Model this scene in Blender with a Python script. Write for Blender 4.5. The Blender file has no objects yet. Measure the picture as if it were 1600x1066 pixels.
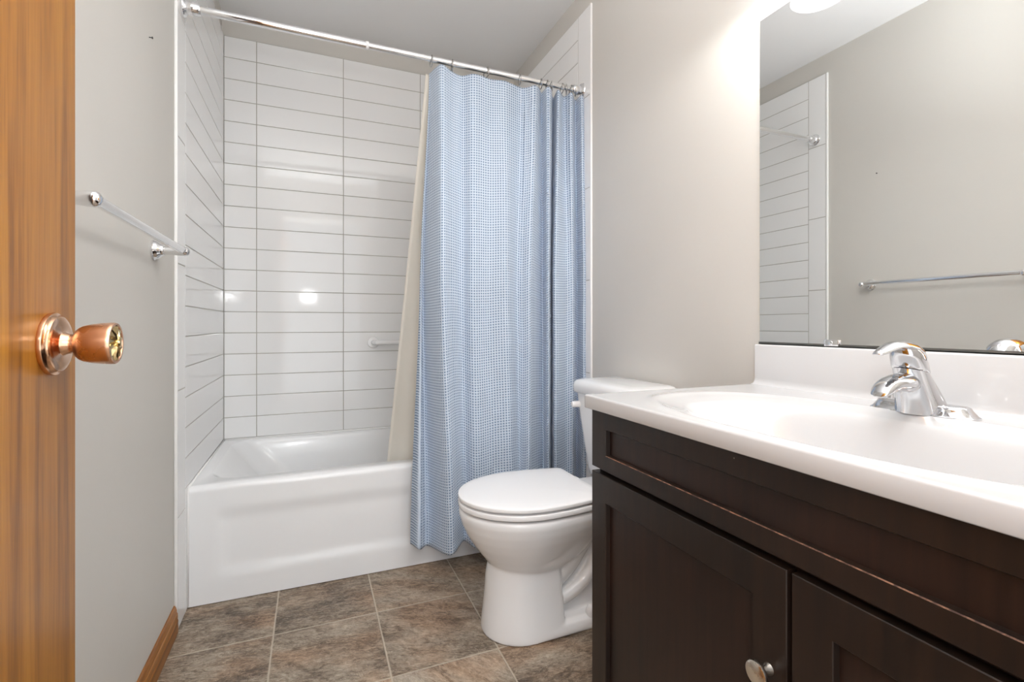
import bpy, bmesh, math, random
from mathutils import Vector, noise
random.seed(7)
PI = math.pi
SC = bpy.context.scene
COL = SC.collection

# ------------------------------------------------------------------ camera
CX, CH, YAW, FPX, V0 = 0.392, 0.9683, 0.3914, 757.77, 507.6
cam = bpy.data.cameras.new('camera')
cam.sensor_fit = 'HORIZONTAL'
cam.sensor_width = 36.0
cam.lens = FPX / 1600 * 36.0
cam.shift_y = -(533 - V0) / 1600
cam.clip_start = 0.02
cam_o = bpy.data.objects.new('camera', cam)
cam_o.location = (CX, 0, CH)
cam_o.rotation_euler = (PI / 2, 0, -YAW)
COL.objects.link(cam_o)
SC.camera = cam_o

# ------------------------------------------------------------------ world, lights, exposure
world = bpy.data.worlds.new('hall_daylight')
SC.world = world
world.use_nodes = True
bg = world.node_tree.nodes['Background']
bg.inputs[0].default_value = (0.93, 0.96, 1.0, 1)
bg.inputs[1].default_value = 1.3

SC.view_settings.view_transform = 'Standard'
SC.view_settings.look = 'None'
SC.view_settings.exposure = 0.97
SC.view_settings.gamma = 1.0
SC.view_settings.use_curve_mapping = False
SC.cycles.max_bounces = 14
SC.cycles.diffuse_bounces = 8
SC.cycles.glossy_bounces = 8
SC.cycles.transparent_max_bounces = 12
SC.cycles.use_denoising = True
SC.cycles.blur_glossy = 0.5

BULB_POWER, FLASH_POWER, BOUNCE_POWER = 3.2, 1.5, 29.0
LAMP_Y = (0.88, 0.62, 0.36)
LAMP_X, LAMP_Z = 1.385, 1.840


def point_light(name, loc, power, radius, color=(1, 1, 1)):
    l = bpy.data.lights.new(name, 'POINT')
    l.energy = power
    l.shadow_soft_size = radius
    l.color = color
    o = bpy.data.objects.new(name, l)
    o.location = loc
    COL.objects.link(o)
    return o


def area_light(name, loc, aim, sx, sy, power, color=(1, 1, 1), spread=PI):
    l = bpy.data.lights.new(name, 'AREA')
    l.shape = 'RECTANGLE'
    l.size, l.size_y = sx, sy
    l.spread = spread
    l.energy = power
    l.color = color
    o = bpy.data.objects.new(name, l)
    o.location = loc
    o.rotation_euler = (Vector(aim) - Vector(loc)).to_track_quat('-Z', 'Y').to_euler()
    COL.objects.link(o)
    return o


area_light('added_ceiling_bounce_fill', (0.45, -0.02, 1.40), (0.45, 0.0, 2.47), 0.22, 0.22, BOUNCE_POWER, (0.965, 0.985, 1.0), math.radians(140))  # added fill light aimed at the ceiling for even soft light, not a room lamp
area_light('photographer_flash', (0.36, -0.12, 1.26), (0.7, 2.2, 1.2), 0.10, 0.07, FLASH_POWER, (1, 1, 1))


# ------------------------------------------------------------------ material helpers
class NT:
    def __init__(self, name):
        self.m = bpy.data.materials.new(name)
        self.m.use_nodes = True
        self.t = self.m.node_tree
        self.b = self.t.nodes['Principled BSDF']

    def n(self, kind, **kw):
        nd = self.t.nodes.new(kind)
        for k, v in kw.items():
            setattr(nd, k, v)
        return nd

    def l(self, a, b):
        self.t.links.new(a, b)

    def val(self, x):
        return x

    def math(self, op, a, b=None, c=None, clamp=False):
        nd = self.n('ShaderNodeMath', operation=op, use_clamp=clamp)
        for i, x in enumerate((a, b, c)):
            if x is None:
                continue
            if isinstance(x, (int, float)):
                nd.inputs[i].default_value = x
            else:
                self.l(x, nd.inputs[i])
        return nd.outputs[0]

    def ramp(self, fac, stops, interp='LINEAR'):
        nd = self.n('ShaderNodeValToRGB')
        nd.color_ramp.interpolation = interp
        e = nd.color_ramp.elements
        while len(e) < len(stops):
            e.new(0.5)
        for i, (p, c) in enumerate(stops):
            e[i].position = p
            e[i].color = (*c, 1) if len(c) == 3 else c
        self.l(fac, nd.inputs[0])
        return nd.outputs[0]

    def mix(self, fac, a, b, mode='MIX'):
        nd = self.n('ShaderNodeMix', data_type='RGBA', blend_type=mode)
        if isinstance(fac, (int, float)):
            nd.inputs[0].default_value = fac
        else:
            self.l(fac, nd.inputs[0])
        for i, x in ((6, a), (7, b)):
            if isinstance(x, tuple):
                nd.inputs[i].default_value = (*x, 1)
            else:
                self.l(x, nd.inputs[i])
        return nd.outputs[2]

    def coords(self, scale=(1, 1, 1), out='Object', rot=(0, 0, 0), loc=(0, 0, 0)):
        tc = self.n('ShaderNodeTexCoord')
        mp = self.n('ShaderNodeMapping')
        mp.inputs['Scale'].default_value = scale
        mp.inputs['Rotation'].default_value = rot
        mp.inputs['Location'].default_value = loc
        self.l(tc.outputs[out], mp.inputs[0])
        return mp.outputs[0]

    def noise(self, vec, scale, detail=4, rough=0.5, dist=0.0):
        nd = self.n('ShaderNodeTexNoise')
        nd.inputs['Scale'].default_value = scale
        nd.inputs['Detail'].default_value = detail
        nd.inputs['Roughness'].default_value = rough
        nd.inputs['Distortion'].default_value = dist
        if vec is not None:
            self.l(vec, nd.inputs['Vector'])
        return nd.outputs['Fac']

    def bump(self, h, strength, dist):
        nd = self.n('ShaderNodeBump')
        nd.inputs['Strength'].default_value = strength
        nd.inputs['Distance'].default_value = dist
        self.l(h, nd.inputs['Height'])
        self.l(nd.outputs[0], self.b.inputs['Normal'])

    def set(self, color=None, rough=None, metal=None, coat=None, spec=None, coat_rough=None):
        b = self.b.inputs
        if color is not None:
            b['Base Color'].default_value = (*color, 1)
        if rough is not None:
            b['Roughness'].default_value = rough
        if metal is not None:
            b['Metallic'].default_value = metal
        if coat is not None:
            b['Coat Weight'].default_value = coat
        if coat_rough is not None:
            b['Coat Roughness'].default_value = coat_rough
        if spec is not None:
            b['Specular IOR Level'].default_value = spec
        return self


def m_paint(name, col, rough=0.55, bump=0.05):
    t = NT(name).set(col, rough)
    v = t.coords()
    big = t.noise(v, 2.2, 2, 0.5)
    c = t.ramp(big, [(0.3, tuple(x * 0.985 for x in col)), (0.7, tuple(min(1, x * 1.015) for x in col))])
    t.l(c, t.b.inputs['Base Color'])
    t.bump(t.noise(v, 190, 3, 0.55), bump, 0.002)
    return t.m


def m_gloss(name, col, rough, vary=0.01, coat=0.0):
    t = NT(name).set(col, rough, coat=coat)
    v = t.coords()
    c = t.ramp(t.noise(v, 6, 3), [(0.3, tuple(x * (1 - vary) for x in col)), (0.7, col)])
    t.l(c, t.b.inputs['Base Color'])
    return t.m


def m_metal(name, col, rough, vary=0.03):
    t = NT(name).set(col, rough, 1.0)
    r = t.ramp(t.noise(t.coords(), 40, 3), [(0.3, (max(0.0, rough - vary),) * 3), (0.7, (rough + vary,) * 3)])
    t.l(r, t.b.inputs['Roughness'])
    return t.m


def m_floor():
    t = NT('slate_vinyl')
    tc = t.n('ShaderNodeTexCoord')
    sep = t.n('ShaderNodeSeparateXYZ')
    t.l(tc.outputs['Object'], sep.inputs[0])
    gx = t.math('DIVIDE', t.math('SUBTRACT', sep.outputs[0], 0.2812 - 0.3128 * 20), 0.3128)
    gy = t.math('DIVIDE', t.math('SUBTRACT', sep.outputs[1], 1.6823 - 0.3264 * 20), 0.3264)
    ix, iy = t.math('FLOOR', gx), t.math('FLOOR', gy)
    fx, fy = t.math('FRACT', gx), t.math('FRACT', gy)
    ex = t.math('MULTIPLY', t.math('SUBTRACT', 0.5, t.math('ABSOLUTE', t.math('SUBTRACT', fx, 0.5))), 0.3128)
    ey = t.math('MULTIPLY', t.math('SUBTRACT', 0.5, t.math('ABSOLUTE', t.math('SUBTRACT', fy, 0.5))), 0.3264)
    d = t.math('MINIMUM', ex, ey)
    wob = t.math('MULTIPLY', t.math('SUBTRACT', t.noise(tc.outputs['Object'], 60, 2), 0.5), 0.0012)
    d = t.math('ADD', d, wob)
    grout = t.ramp(d, [(0.0014, (1, 1, 1)), (0.0030, (0, 0, 0))])
    # per tile offset and turn
    comb = t.n('ShaderNodeCombineXYZ')
    t.l(ix, comb.inputs[0]); t.l(iy, comb.inputs[1])
    wn = t.n('ShaderNodeTexWhiteNoise', noise_dimensions='2D')
    t.l(comb.outputs[0], wn.inputs['Vector'])
    ofs = t.n('ShaderNodeVectorMath', operation='SCALE')
    t.l(wn.outputs['Color'], ofs.inputs[0]); ofs.inputs['Scale'].default_value = 9.0
    add = t.n('ShaderNodeVectorMath', operation='ADD')
    t.l(tc.outputs['Object'], add.inputs[0]); t.l(ofs.outputs[0], add.inputs[1])
    rot = t.n('ShaderNodeVectorRotate', rotation_type='Z_AXIS')
    t.l(add.outputs[0], rot.inputs['Vector'])
    t.l(t.math('ADD', t.math('MULTIPLY', wn.outputs['Value'], 0.9), 0.1), rot.inputs['Angle'])
    mp = t.n('ShaderNodeMapping'); mp.inputs['Scale'].default_value = (1.0, 2.3, 1)
    t.l(rot.outputs[0], mp.inputs[0])
    vec = mp.outputs[0]
    n1 = t.noise(vec, 5.0, 5, 0.6, 0.6)
    n2 = t.noise(vec, 24, 8, 0.70, 1.6)
    rg = t.n('ShaderNodeTexNoise', noise_type='RIDGED_MULTIFRACTAL')
    rg.inputs['Scale'].default_value = 13; rg.inputs['Detail'].default_value = 7; rg.inputs['Roughness'].default_value = 0.55; rg.inputs['Distortion'].default_value = 0.9
    t.l(vec, rg.inputs['Vector'])
    ridge = t.math('MULTIPLY', rg.outputs['Fac'], 0.5, clamp=True)
    n3 = t.noise(vec, 95, 4, 0.7, 0.8)
    f = t.math('ADD', t.math('MULTIPLY', n1, 0.46), t.math('MULTIPLY', n2, 0.50))
    f = t.math('ADD', f, t.math('MULTIPLY', t.math('SUBTRACT', ridge, 0.3), 0.22))
    f = t.math('ADD', f, t.math('MULTIPLY', t.math('SUBTRACT', n3, 0.5), 0.30))
    f = t.math('ADD', f, t.math('MULTIPLY', t.math('SUBTRACT', wn.outputs['Value'], 0.5), 0.10))
    c = t.ramp(f, [(0.28, (0.075, 0.050, 0.032)), (0.36, (0.185, 0.138, 0.095)), (0.44, (0.325, 0.263, 0.196)),
                   (0.53, (0.455, 0.385, 0.305)), (0.66, (0.68, 0.60, 0.50))])
    fk = t.noise(vec, 13, 5, 0.6, 2.6)
    vein = t.ramp(t.math('ABSOLUTE', t.math('SUBTRACT', fk, 0.5)), [(0.0, (1, 1, 1)), (0.022, (0, 0, 0))])
    pit = t.ramp(t.math('ABSOLUTE', t.math('SUBTRACT', fk, 0.545)), [(0.0, (1, 1, 1)), (0.024, (0, 0, 0))])
    c = t.mix(t.math('MULTIPLY', vein, t.math('MULTIPLY', n2, 0.75)), c, (0.62, 0.54, 0.44))
    c = t.mix(t.math('MULTIPLY', pit, t.math('MULTIPLY', n1, 0.8)), c, (0.085, 0.058, 0.040))
    hue = t.noise(vec, 3.4, 2, 0.5, 0.3)
    c = t.mix(t.ramp(hue, [(0.45, (0, 0, 0)), (0.68, (0.55, 0.55, 0.55))]), c,
              t.mix(1.0, c, (1.12, 0.80, 0.58), 'MULTIPLY'))
    c = t.mix(grout, c, (0.56, 0.485, 0.385))
    t.l(c, t.b.inputs['Base Color'])
    t.set(rough=0.42)
    h = t.math('ADD', t.math('ADD', t.math('MULTIPLY', n2, 0.7), t.math('MULTIPLY', ridge, 0.8)), t.math('MULTIPLY', n3, 0.35))
    h = t.math('ADD', h, t.math('MULTIPLY', fk, 1.2))
    h = t.math('SUBTRACT', h, t.math('MULTIPLY', grout, 0.7))
    t.bump(h, 0.7, 0.004)
    return t.m


def m_wood(name, dark, mid, light, axis, scale=1.0, rough=0.3, coat=0.3):
    t = NT(name).set(rough=rough, coat=coat, coat_rough=0.15, spec=0.3)
    sc = [26 * scale] * 3
    sc[axis] = 0.9 * scale
    v = t.coords(tuple(sc))
    a = t.noise(v, 1.0, 4, 0.6, 0.5)
    sc2 = [150 * scale] * 3
    sc2[axis] = 5 * scale
    b = t.noise(t.coords(tuple(sc2)), 1.0, 3, 0.6)
    f = t.math('ADD', t.math('MULTIPLY', a, 0.72), t.math('MULTIPLY', b, 0.28))
    c = t.ramp(f, [(0.34, dark), (0.5, mid), (0.66, light)])
    t.l(c, t.b.inputs['Base Color'])
    t.bump(b, 0.08, 0.001)
    return t.m


def m_espresso(name, base, warm, axis=2, rough=0.36):
    t = NT(name).set(rough=rough, spec=0.35)
    sc = [70, 70, 70]
    sc[axis] = 3
    g = t.noise(t.coords(tuple(sc)), 1.0, 4, 0.6, 0.3)
    blotch = t.noise(t.coords(), 5.0, 3, 0.55)
    f = t.math('ADD', t.math('MULTIPLY', g, 0.6), t.math('MULTIPLY', blotch, 0.5))
    c = t.ramp(f, [(0.4, base), (0.72, warm)])
    # tiny pale chips of wear
    vo = t.n('ShaderNodeTexVoronoi', feature='F1')
    vo.inputs['Scale'].default_value = 16
    t.l(t.coords((1, 1, 1)), vo.inputs['Vector'])
    chip = t.ramp(vo.outputs['Distance'], [(0.014, (1, 1, 1)), (0.022, (0, 0, 0))])
    keep = t.ramp(t.noise(t.coords(), 9, 2), [(0.62, (0, 0, 0)), (0.64, (1, 1, 1))])
    c = t.mix(t.math('MULTIPLY', chip, keep), c, (0.30, 0.24, 0.20))
    t.l(c, t.b.inputs['Base Color'])
    t.bump(g, 0.05, 0.001)
    return t.m


def m_worn():
    t = NT('worn_wood_edge').set(rough=0.6)
    n_ = t.noise(t.coords((20, 90, 90)), 1.0, 4, 0.7)
    t.l(t.ramp(n_, [(0.42, (0.05, 0.022, 0.014)), (0.62, (0.26, 0.13, 0.075))]), t.b.inputs['Base Color'])
    return t.m


def m_waffle():
    t = NT('blue_waffle_weave').set(rough=0.75)
    tc = t.n('ShaderNodeTexCoord')
    sep = t.n('ShaderNodeSeparateXYZ')
    t.l(tc.outputs['UV'], sep.inputs[0])
    P = 0.0106
    sx = t.math('SINE', t.math('MULTIPLY', sep.outputs[0], 2 * PI / P))
    sy = t.math('SINE', t.math('MULTIPLY', sep.outputs[1], 2 * PI / P))
    ax = t.math('ADD', t.math('MULTIPLY', sx, 0.5), 0.5)
    ay = t.math('ADD', t.math('MULTIPLY', sy, 0.5), 0.5)
    pit = t.math('MULTIPLY', ax, ay)                       # 1 in the middle of each cell
    pit = t.math('POWER', pit, 0.8)
    ridge = t.mix(t.noise(tc.outputs['UV'], 30, 3), (0.54, 0.625, 0.745), (0.60, 0.68, 0.79))
    c = t.mix(t.ramp(pit, [(0.22, (0, 0, 0)), (0.66, (1, 1, 1))]), ridge, (0.165, 0.245, 0.37))
    t.l(c, t.b.inputs['Base Color'])
    t.b.inputs['Sheen Weight'].default_value = 0.25
    t.b.inputs['Sheen Roughness'].default_value = 0.4
    wr = t.noise(tc.outputs['UV'], 9, 4, 0.55, 0.8)
    h = t.math('SUBTRACT', t.math('MULTIPLY', wr, 1.2), pit)
    t.bump(h, 0.55, 0.0025)
    return t.m


def m_liner():
    t = NT('cream_liner').set((0.86, 0.83, 0.765), 0.45)
    tr = t.n('ShaderNodeBsdfTranslucent')
    tr.inputs[0].default_value = (0.86, 0.82, 0.74, 1)
    mx = t.n('ShaderNodeMixShader')
    mx.inputs[0].default_value = 0.3
    t.l(t.b.outputs[0], mx.inputs[1]); t.l(tr.outputs[0], mx.inputs[2])
    t.l(mx.outputs[0], t.t.nodes['Material Output'].inputs[0])
    t.bump(t.noise(t.coords((9, 9, 2)), 1.0, 3), 0.15, 0.01)
    return t.m


def m_shade():
    t = NT('lit_frosted_glass').set((0.95, 0.95, 0.95), 0.15)
    w = t.n('ShaderNodeTexWave', bands_direction='X')
    w.inputs['Scale'].default_value = 5
    w.inputs['Distortion'].default_value = 0.5
    t.l(t.coords(), w.inputs[0])
    st = t.ramp(w.outputs['Fac'], [(0.0, (0.75, 0.75, 0.75)), (0.5, (1.1, 1.1, 1.08))])
    em = t.n('ShaderNodeEmission')
    t.l(st, em.inputs[0]); em.inputs[1].default_value = 1.1
    tr = t.n('ShaderNodeBsdfTransparent')
    mx = t.n('ShaderNodeMixShader'); mx.inputs[0].default_value = 0.55
    t.l(tr.outputs[0], mx.inputs[1]); t.l(em.outputs[0], mx.inputs[2])
    t.l(mx.outputs[0], t.t.nodes['Material Output'].inputs[0])
    return t.m


def m_emit(name, col, s):
    t = NT(name).set(col, 0.4)
    t.b.inputs['Emission Color'].default_value = (*col, 1)
    t.b.inputs['Emission Strength'].default_value = s
    return t.m


M = dict(
    paint=m_paint('greige_wall_paint', (0.607, 0.588, 0.552)),
    ceil=m_paint('white_ceiling_paint', (0.78, 0.78, 0.785), 0.7, 0.12),
    tile=m_gloss('white_gloss_tile', (0.845, 0.848, 0.85), 0.07, 0.008),
    grout=m_paint('beige_grout', (0.40, 0.385, 0.345), 0.8, 0.1),
    trim=m_gloss('white_trim', (0.88, 0.88, 0.875), 0.25),
    floor=m_floor(),
    tub=m_gloss('white_enamel', (0.84, 0.85, 0.86), 0.16, 0.01, 0.1),
    porcelain=m_gloss('white_porcelain', (0.82, 0.825, 0.83), 0.06, 0.01, 0.4),
    plastic=m_gloss('white_plastic', (0.84, 0.84, 0.845), 0.22),
    marble=m_gloss('white_cultured_marble', (0.585, 0.59, 0.60), 0.11, 0.02, 0.3),
    chrome=m_metal('chrome', (0.86, 0.86, 0.87), 0.06),
    faucet_chrome=m_metal('faucet_chrome', (0.64, 0.64, 0.65), 0.05),
    satin=m_metal('satin_rod_metal', (0.86, 0.86, 0.86), 0.22),
    nickel=m_metal('satin_nickel', (0.75, 0.70, 0.63), 0.28),
    ring=m_metal('ring_metal', (0.45, 0.44, 0.43), 0.2),
    copper=m_metal('satin_copper', (0.74, 0.445, 0.29), 0.28),
    copper_gloss=m_metal('polished_copper', (0.74, 0.455, 0.29), 0.17),
    brass=m_metal('aged_brass', (0.62, 0.48, 0.25), 0.2),
    oak=m_wood('golden_wood_door', (0.20, 0.066, 0.005), (0.37, 0.143, 0.011), (0.48, 0.205, 0.020), 2, 1.9, 0.38, 0.08),
    oak_base=m_wood('golden_wood_baseboard', (0.15, 0.048, 0.006), (0.29, 0.105, 0.014), (0.40, 0.17, 0.035), 1, 1.6, 0.4, 0.1),
    espresso=m_espresso('espresso_stain', (0.0105, 0.0070, 0.0056), (0.0235, 0.0125, 0.0080)),
    espresso_panel=m_espresso('espresso_stain_panel', (0.0110, 0.0062, 0.0050), (0.027, 0.0125, 0.0082)),
    worn=m_worn(),
    black=m_gloss('black_gap', (0.006, 0.005, 0.005), 0.6),
    mirror=m_metal('silvered_glass', (0.93, 0.94, 0.935), 0.0, 0.0),
    glass_edge=m_gloss('pale_glass_edge', (0.75, 0.78, 0.77), 0.15),
    channel=m_metal('dark_channel', (0.22, 0.22, 0.21), 0.35),
    waffle=m_waffle(),
    liner=m_liner(),
    shade=m_shade(),
    bulb=m_emit('lit_bulb', (1, 0.97, 0.92), 6),
    dark=m_gloss('dark_nail', (0.03, 0.03, 0.03), 0.5),
)


# ------------------------------------------------------------------ geometry helpers
WLOC = {}


def tag(o, label=None, cat=None, group=None, kind=None):
    if label: o['label'] = label
    if cat: o['category'] = cat
    if group: o['group'] = group
    if kind: o['kind'] = kind
    return o


def thing(name, loc, label, cat, group=None):
    o = bpy.data.objects.new(name, None)
    o.empty_display_size = 0.05
    o.location = loc
    COL.objects.link(o)
    WLOC[o] = Vector(loc)
    return tag(o, label, cat, group)


def obj(name, bm, mats, parent=None, smooth=True, angle=None, recalc=True):
    """Link a bmesh written in world coordinates as ONE object whose origin is its middle."""
    if recalc:
        bmesh.ops.recalc_face_normals(bm, faces=bm.faces)
    lo = Vector((min(v.co.x for v in bm.verts), min(v.co.y for v in bm.verts), min(v.co.z for v in bm.verts)))
    hi = Vector((max(v.co.x for v in bm.verts), max(v.co.y for v in bm.verts), max(v.co.z for v in bm.verts)))
    c = (lo + hi) / 2
    bmesh.ops.translate(bm, verts=bm.verts, vec=-c)
    me = bpy.data.meshes.new(name)
    bm.to_mesh(me)
    bm.free()
    for m in (mats if isinstance(mats, (list, tuple)) else [mats]):
        me.materials.append(m)
    o = bpy.data.objects.new(name, me)
    COL.objects.link(o)
    WLOC[o] = c
    if parent is not None:
        o.parent = parent
        o.location = c - WLOC[parent]
    else:
        o.location = c
    if smooth:
        me.polygons.foreach_set('use_smooth', [True] * len(me.polygons))
        if angle is not None:
            me.set_sharp_from_angle(angle=math.radians(angle))
    return o


def struct(name, bm, mats, **kw):
    return tag(obj(name, bm, mats, **kw), kind='structure')


def box(bm, x0, x1, y0, y1, z0, z1, bev=0.0, seg=2, mat=0):
    r = bmesh.ops.create_cube(bm, size=1.0)
    vs = r['verts']
    for v in vs:
        v.co = Vector(((x0 + x1) / 2 + v.co.x * (x1 - x0), (y0 + y1) / 2 + v.co.y * (y1 - y0), (z0 + z1) / 2 + v.co.z * (z1 - z0)))
    fs = {f for v in vs for f in v.link_faces}
    for f in fs: f.material_index = mat
    if bev > 0:
        es = list({e for v in vs for e in v.link_edges})
        rb = bmesh.ops.bevel(bm, geom=es, offset=bev, segments=seg, profile=0.5, affect='EDGES')
        for f in rb['faces']: f.material_index = mat


def BM():
    return bmesh.new()


def frame_for(d):
    d = Vector(d).normalized()
    up = Vector((0, 0, 1)) if abs(d.z) < 0.95 else Vector((0, 1, 0))
    a = up.cross(d).normalized()
    b = d.cross(a).normalized()
    return d, a, b


def loft(bm, loops, cap0=True, cap1=True, closed=True, mat=0):
    rows = [[bm.verts.new(p) for p in lp] for lp in loops]
    n = len(rows[0])
    for i in range(len(rows) - 1):
        for j in range(n if closed else n - 1):
            k = (j + 1) % n
            f = bm.faces.new((rows[i][j], rows[i][k], rows[i + 1][k], rows[i + 1][j]))
            f.material_index = mat
    if cap0: bm.faces.new(rows[0]).material_index = mat
    if cap1: bm.faces.new(rows[-1]).material_index = mat
    return rows


def lathe(bm, origin, axis, prof, seg=32, mat=0):
    """prof: list of (distance along axis, radius)."""
    d, a, b = frame_for(axis)
    o = Vector(origin)
    loops = []
    for h, r in prof:
        r = max(r, 1e-5)
        loops.append([o + d * h + (a * math.cos(2 * PI * j / seg) + b * math.sin(2 * PI * j / seg)) * r for j in range(seg)])
    return loft(bm, loops, mat=mat)


def catmull(pts, n):
    pts = [Vector(p) for p in pts]
    P = [2 * pts[0] - pts[1]] + pts + [2 * pts[-1] - pts[-2]]
    out = []
    segs = len(pts) - 1
    for i in range(segs):
        p0, p1, p2, p3 = P[i:i + 4]
        for k in range(n):
            t = k / n
            out.append(0.5 * ((2 * p1) + (p2 - p0) * t + (2 * p0 - 5 * p1 + 4 * p2 - p3) * t * t + (3 * p1 - p0 - 3 * p2 + p3) * t ** 3))
    out.append(pts[-1])
    return out


def tube(bm, path, radius, seg=14, caps=True, closed=False, mat=0):
    path = [Vector(p) for p in path]
    n = len(path)
    rad = radius if isinstance(radius, (list, tuple)) else [radius] * n
    loops = []
    prev = None
    for i, p in enumerate(path):
        if closed:
            d = (path[(i + 1) % n] - path[i - 1]).normalized()
        else:
            d = (path[min(i + 1, n - 1)] - path[max(i - 1, 0)]).normalized()
        if prev is None:
            _, a, b = frame_for(d)
        else:
            a = (prev - d * prev.dot(d)).normalized()
            b = d.cross(a)
        prev = a
        loops.append([p + (a * math.cos(2 * PI * j / seg) + b * math.sin(2 * PI * j / seg)) * rad[i] for j in range(seg)])
    if closed:
        loops.append(loops[0])
        rows = loft(bm, loops, False, False, mat=mat)
        bmesh.ops.remove_doubles(bm, verts=bm.verts, dist=1e-6)
        return
    loft(bm, loops, caps, caps, mat=mat)


def rrect(x0, x1, y0, y1, r, z, n=8):
    """rounded rectangle loop, counter-clockwise"""
    pts = []
    for (cx, cy, a0) in ((x1 - r, y1 - r, 0), (x0 + r, y1 - r, PI / 2), (x0 + r, y0 + r, PI), (x1 - r, y0 + r, 1.5 * PI)):
        for k in range(n + 1):
            a = a0 + PI / 2 * k / n
            pts.append(Vector((cx + r * math.cos(a), cy + r * math.sin(a), z)))
    return pts


def sstep(a, b, x):
    t = max(0.0, min(1.0, (x - a) / (b - a)))
    return t * t * (3 - 2 * t)


def px_x(u, y):
    """x on the plane at depth y seen along pixel column u (used only to read the fold plan off the photo)"""
    a = (u - 800) / FPX
    s, c = math.sin(YAW), math.cos(YAW)
    return CX + y * (s + a * c) / (c - a * s)


# ------------------------------------------------------------------ the room
XL, XR, YB, YF, ZC = -0.008, 1.517, 2.697, -0.06, 2.472
TXR, TYB = 1.509, 2.689                       # tile faces
bm = BM(); box(bm, XL - 0.3, XR + 0.3, -2.0, YB + 0.1, -0.1, 0.0)
fl = struct('floor', bm, M['floor'], smooth=False)
# keep the floor pattern in room coordinates
me = fl.data
off = fl.location.copy()
me.transform(__import__('mathutils').Matrix.Translation(off))
fl.location = (0, 0, 0)
bm = BM(); box(bm, XL - 0.1, XR + 0.1, YF - 0.11, YB + 0.1, ZC, ZC + 0.1); struct('ceiling', bm, M['ceil'], smooth=False)
bm = BM(); box(bm, XL - 0.1, XL, YF - 0.11, YB + 0.1, 0, ZC); wl = struct('wall_left', bm, M['paint'], smooth=False)
bm = BM(); box(bm, XR, XR + 0.1, YF - 0.11, YB + 0.1, 0, ZC); wr = struct('wall_right', bm, M['paint'], smooth=False)
bm = BM(); box(bm, XL, XR, YB, YB + 0.1, 0, ZC); wb = struct('wall_back', bm, M['paint'], smooth=False)
bm = BM()
box(bm, 0.87, XR, YF - 0.11, YF, 0, ZC)
box(bm, XL, 0.10, YF - 0.11, YF, 0, ZC)
box(bm, 0.10, 0.87, YF - 0.11, YF, 2.06, ZC)
struct('wall_front', bm, M['paint'], smooth=False)

# ---- tile panels: every tile is modelled with eased edges over a grout bed
ZR = [1.4415 + 0.1025 * k for k in range(-10, 10)]        # course joints, .4165 .. 2.364
ZTOP = ZR[-1]


def tile_panel(name, parent, frame, tiles):
    """frame(s, z, d): s along the wall, d out of the wall. tiles: (s0, s1, z0, z1)"""
    bm = BM()
    g, e = 0.0017, 0.0014
    for (s0, s1, z0, z1) in tiles:
        a = [(s0 + g, z0 + g), (s1 - g, z0 + g), (s1 - g, z1 - g), (s0 + g, z1 - g)]
        b = [(s0 + g + e, z0 + g + e), (s1 - g - e, z0 + g + e), (s1 - g - e, z1 - g - e), (s0 + g + e, z1 - g - e)]
        va = [bm.verts.new(frame(s, z, 0.0055)) for s, z in a]
        vm = [bm.verts.new(frame(s, z, 0.0074)) for s, z in a]
        vb = [bm.verts.new(frame(s, z, 0.0080)) for s, z in b]
        for p, q in ((va, vm), (vm, vb)):
            for i in range(4):
                bm.faces.new((p[i], p[(i + 1) % 4], q[(i + 1) % 4], q[i]))
        bm.faces.new(vb)
        # grout bed under and around the tile
        c = [bm.verts.new(frame(s, z, 0.0066)) for s, z in ((s0, z0), (s1, z0), (s1, z1), (s0, z1))]
        f = bm.faces.new(c)
        f.material_index = 1
    return obj(name, bm, [M['tile'], M['grout']], parent, smooth=False)


XJ = [0.0, 0.1403, 0.5449, 0.9495, 1.3541, TXR]
tile_panel('tile_panel', wb, lambda s, z, d: (s, YB - d, z),
           [(XJ[i], XJ[i + 1], ZR[k], ZR[k + 1]) for i in range(5) for k in range(19)])
YT, YG = 1.809, 1.9223
YS = YT + 0.012
side = [(YG, TYB, ZR[k], ZR[k + 1]) for k in range(19)]
zc = [0.0, 0.353, 0.758, 1.163, 1.568, 1.973, ZTOP]
side += [(YS, YG, zc[k], zc[k + 1]) for k in range(6)]
side += [(YG, 1.975, 0.0, ZR[0])]
tile_panel('tile_panel', wl, lambda s, z, d: (XL + d, s, z), side)
tile_panel('tile_panel', wr, lambda s, z, d: (XR - d, s, z), side)
for w, x0, x1 in ((wl, XL, XL + 0.0095), (wr, XR - 0.0095, XR)):
    bm = BM()
    box(bm, x0, x1, YT, YS, 0.0, ZTOP, 0.003, 3)
    obj('tile_edge_trim', bm, M['trim'], w, angle=40)

# ---- golden wood baseboard on the left wall
prof = [(0.0, 0.0), (0.012, 0.0), (0.0125, 0.040), (0.0105, 0.046), (0.0115, 0.050), (0.011, 0.062), (0.0085, 0.067),
        (0.009, 0.071), (0.006, 0.082), (0.003, 0.087), (0.0, 0.087)]
bm = BM()
loft(bm, [[Vector((XL + a, y, b)) for a, b in prof] for y in (YF, YT - 0.001)])
struct('baseboard_left', bm, M['oak_base'], smooth=False)
bm = BM()
loft(bm, [[Vector((XR - a, y, b)) for a, b in prof] for y in (0.97, YT - 0.001)])
struct('baseboard_right', bm, M['oak_base'], smooth=False)

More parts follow.
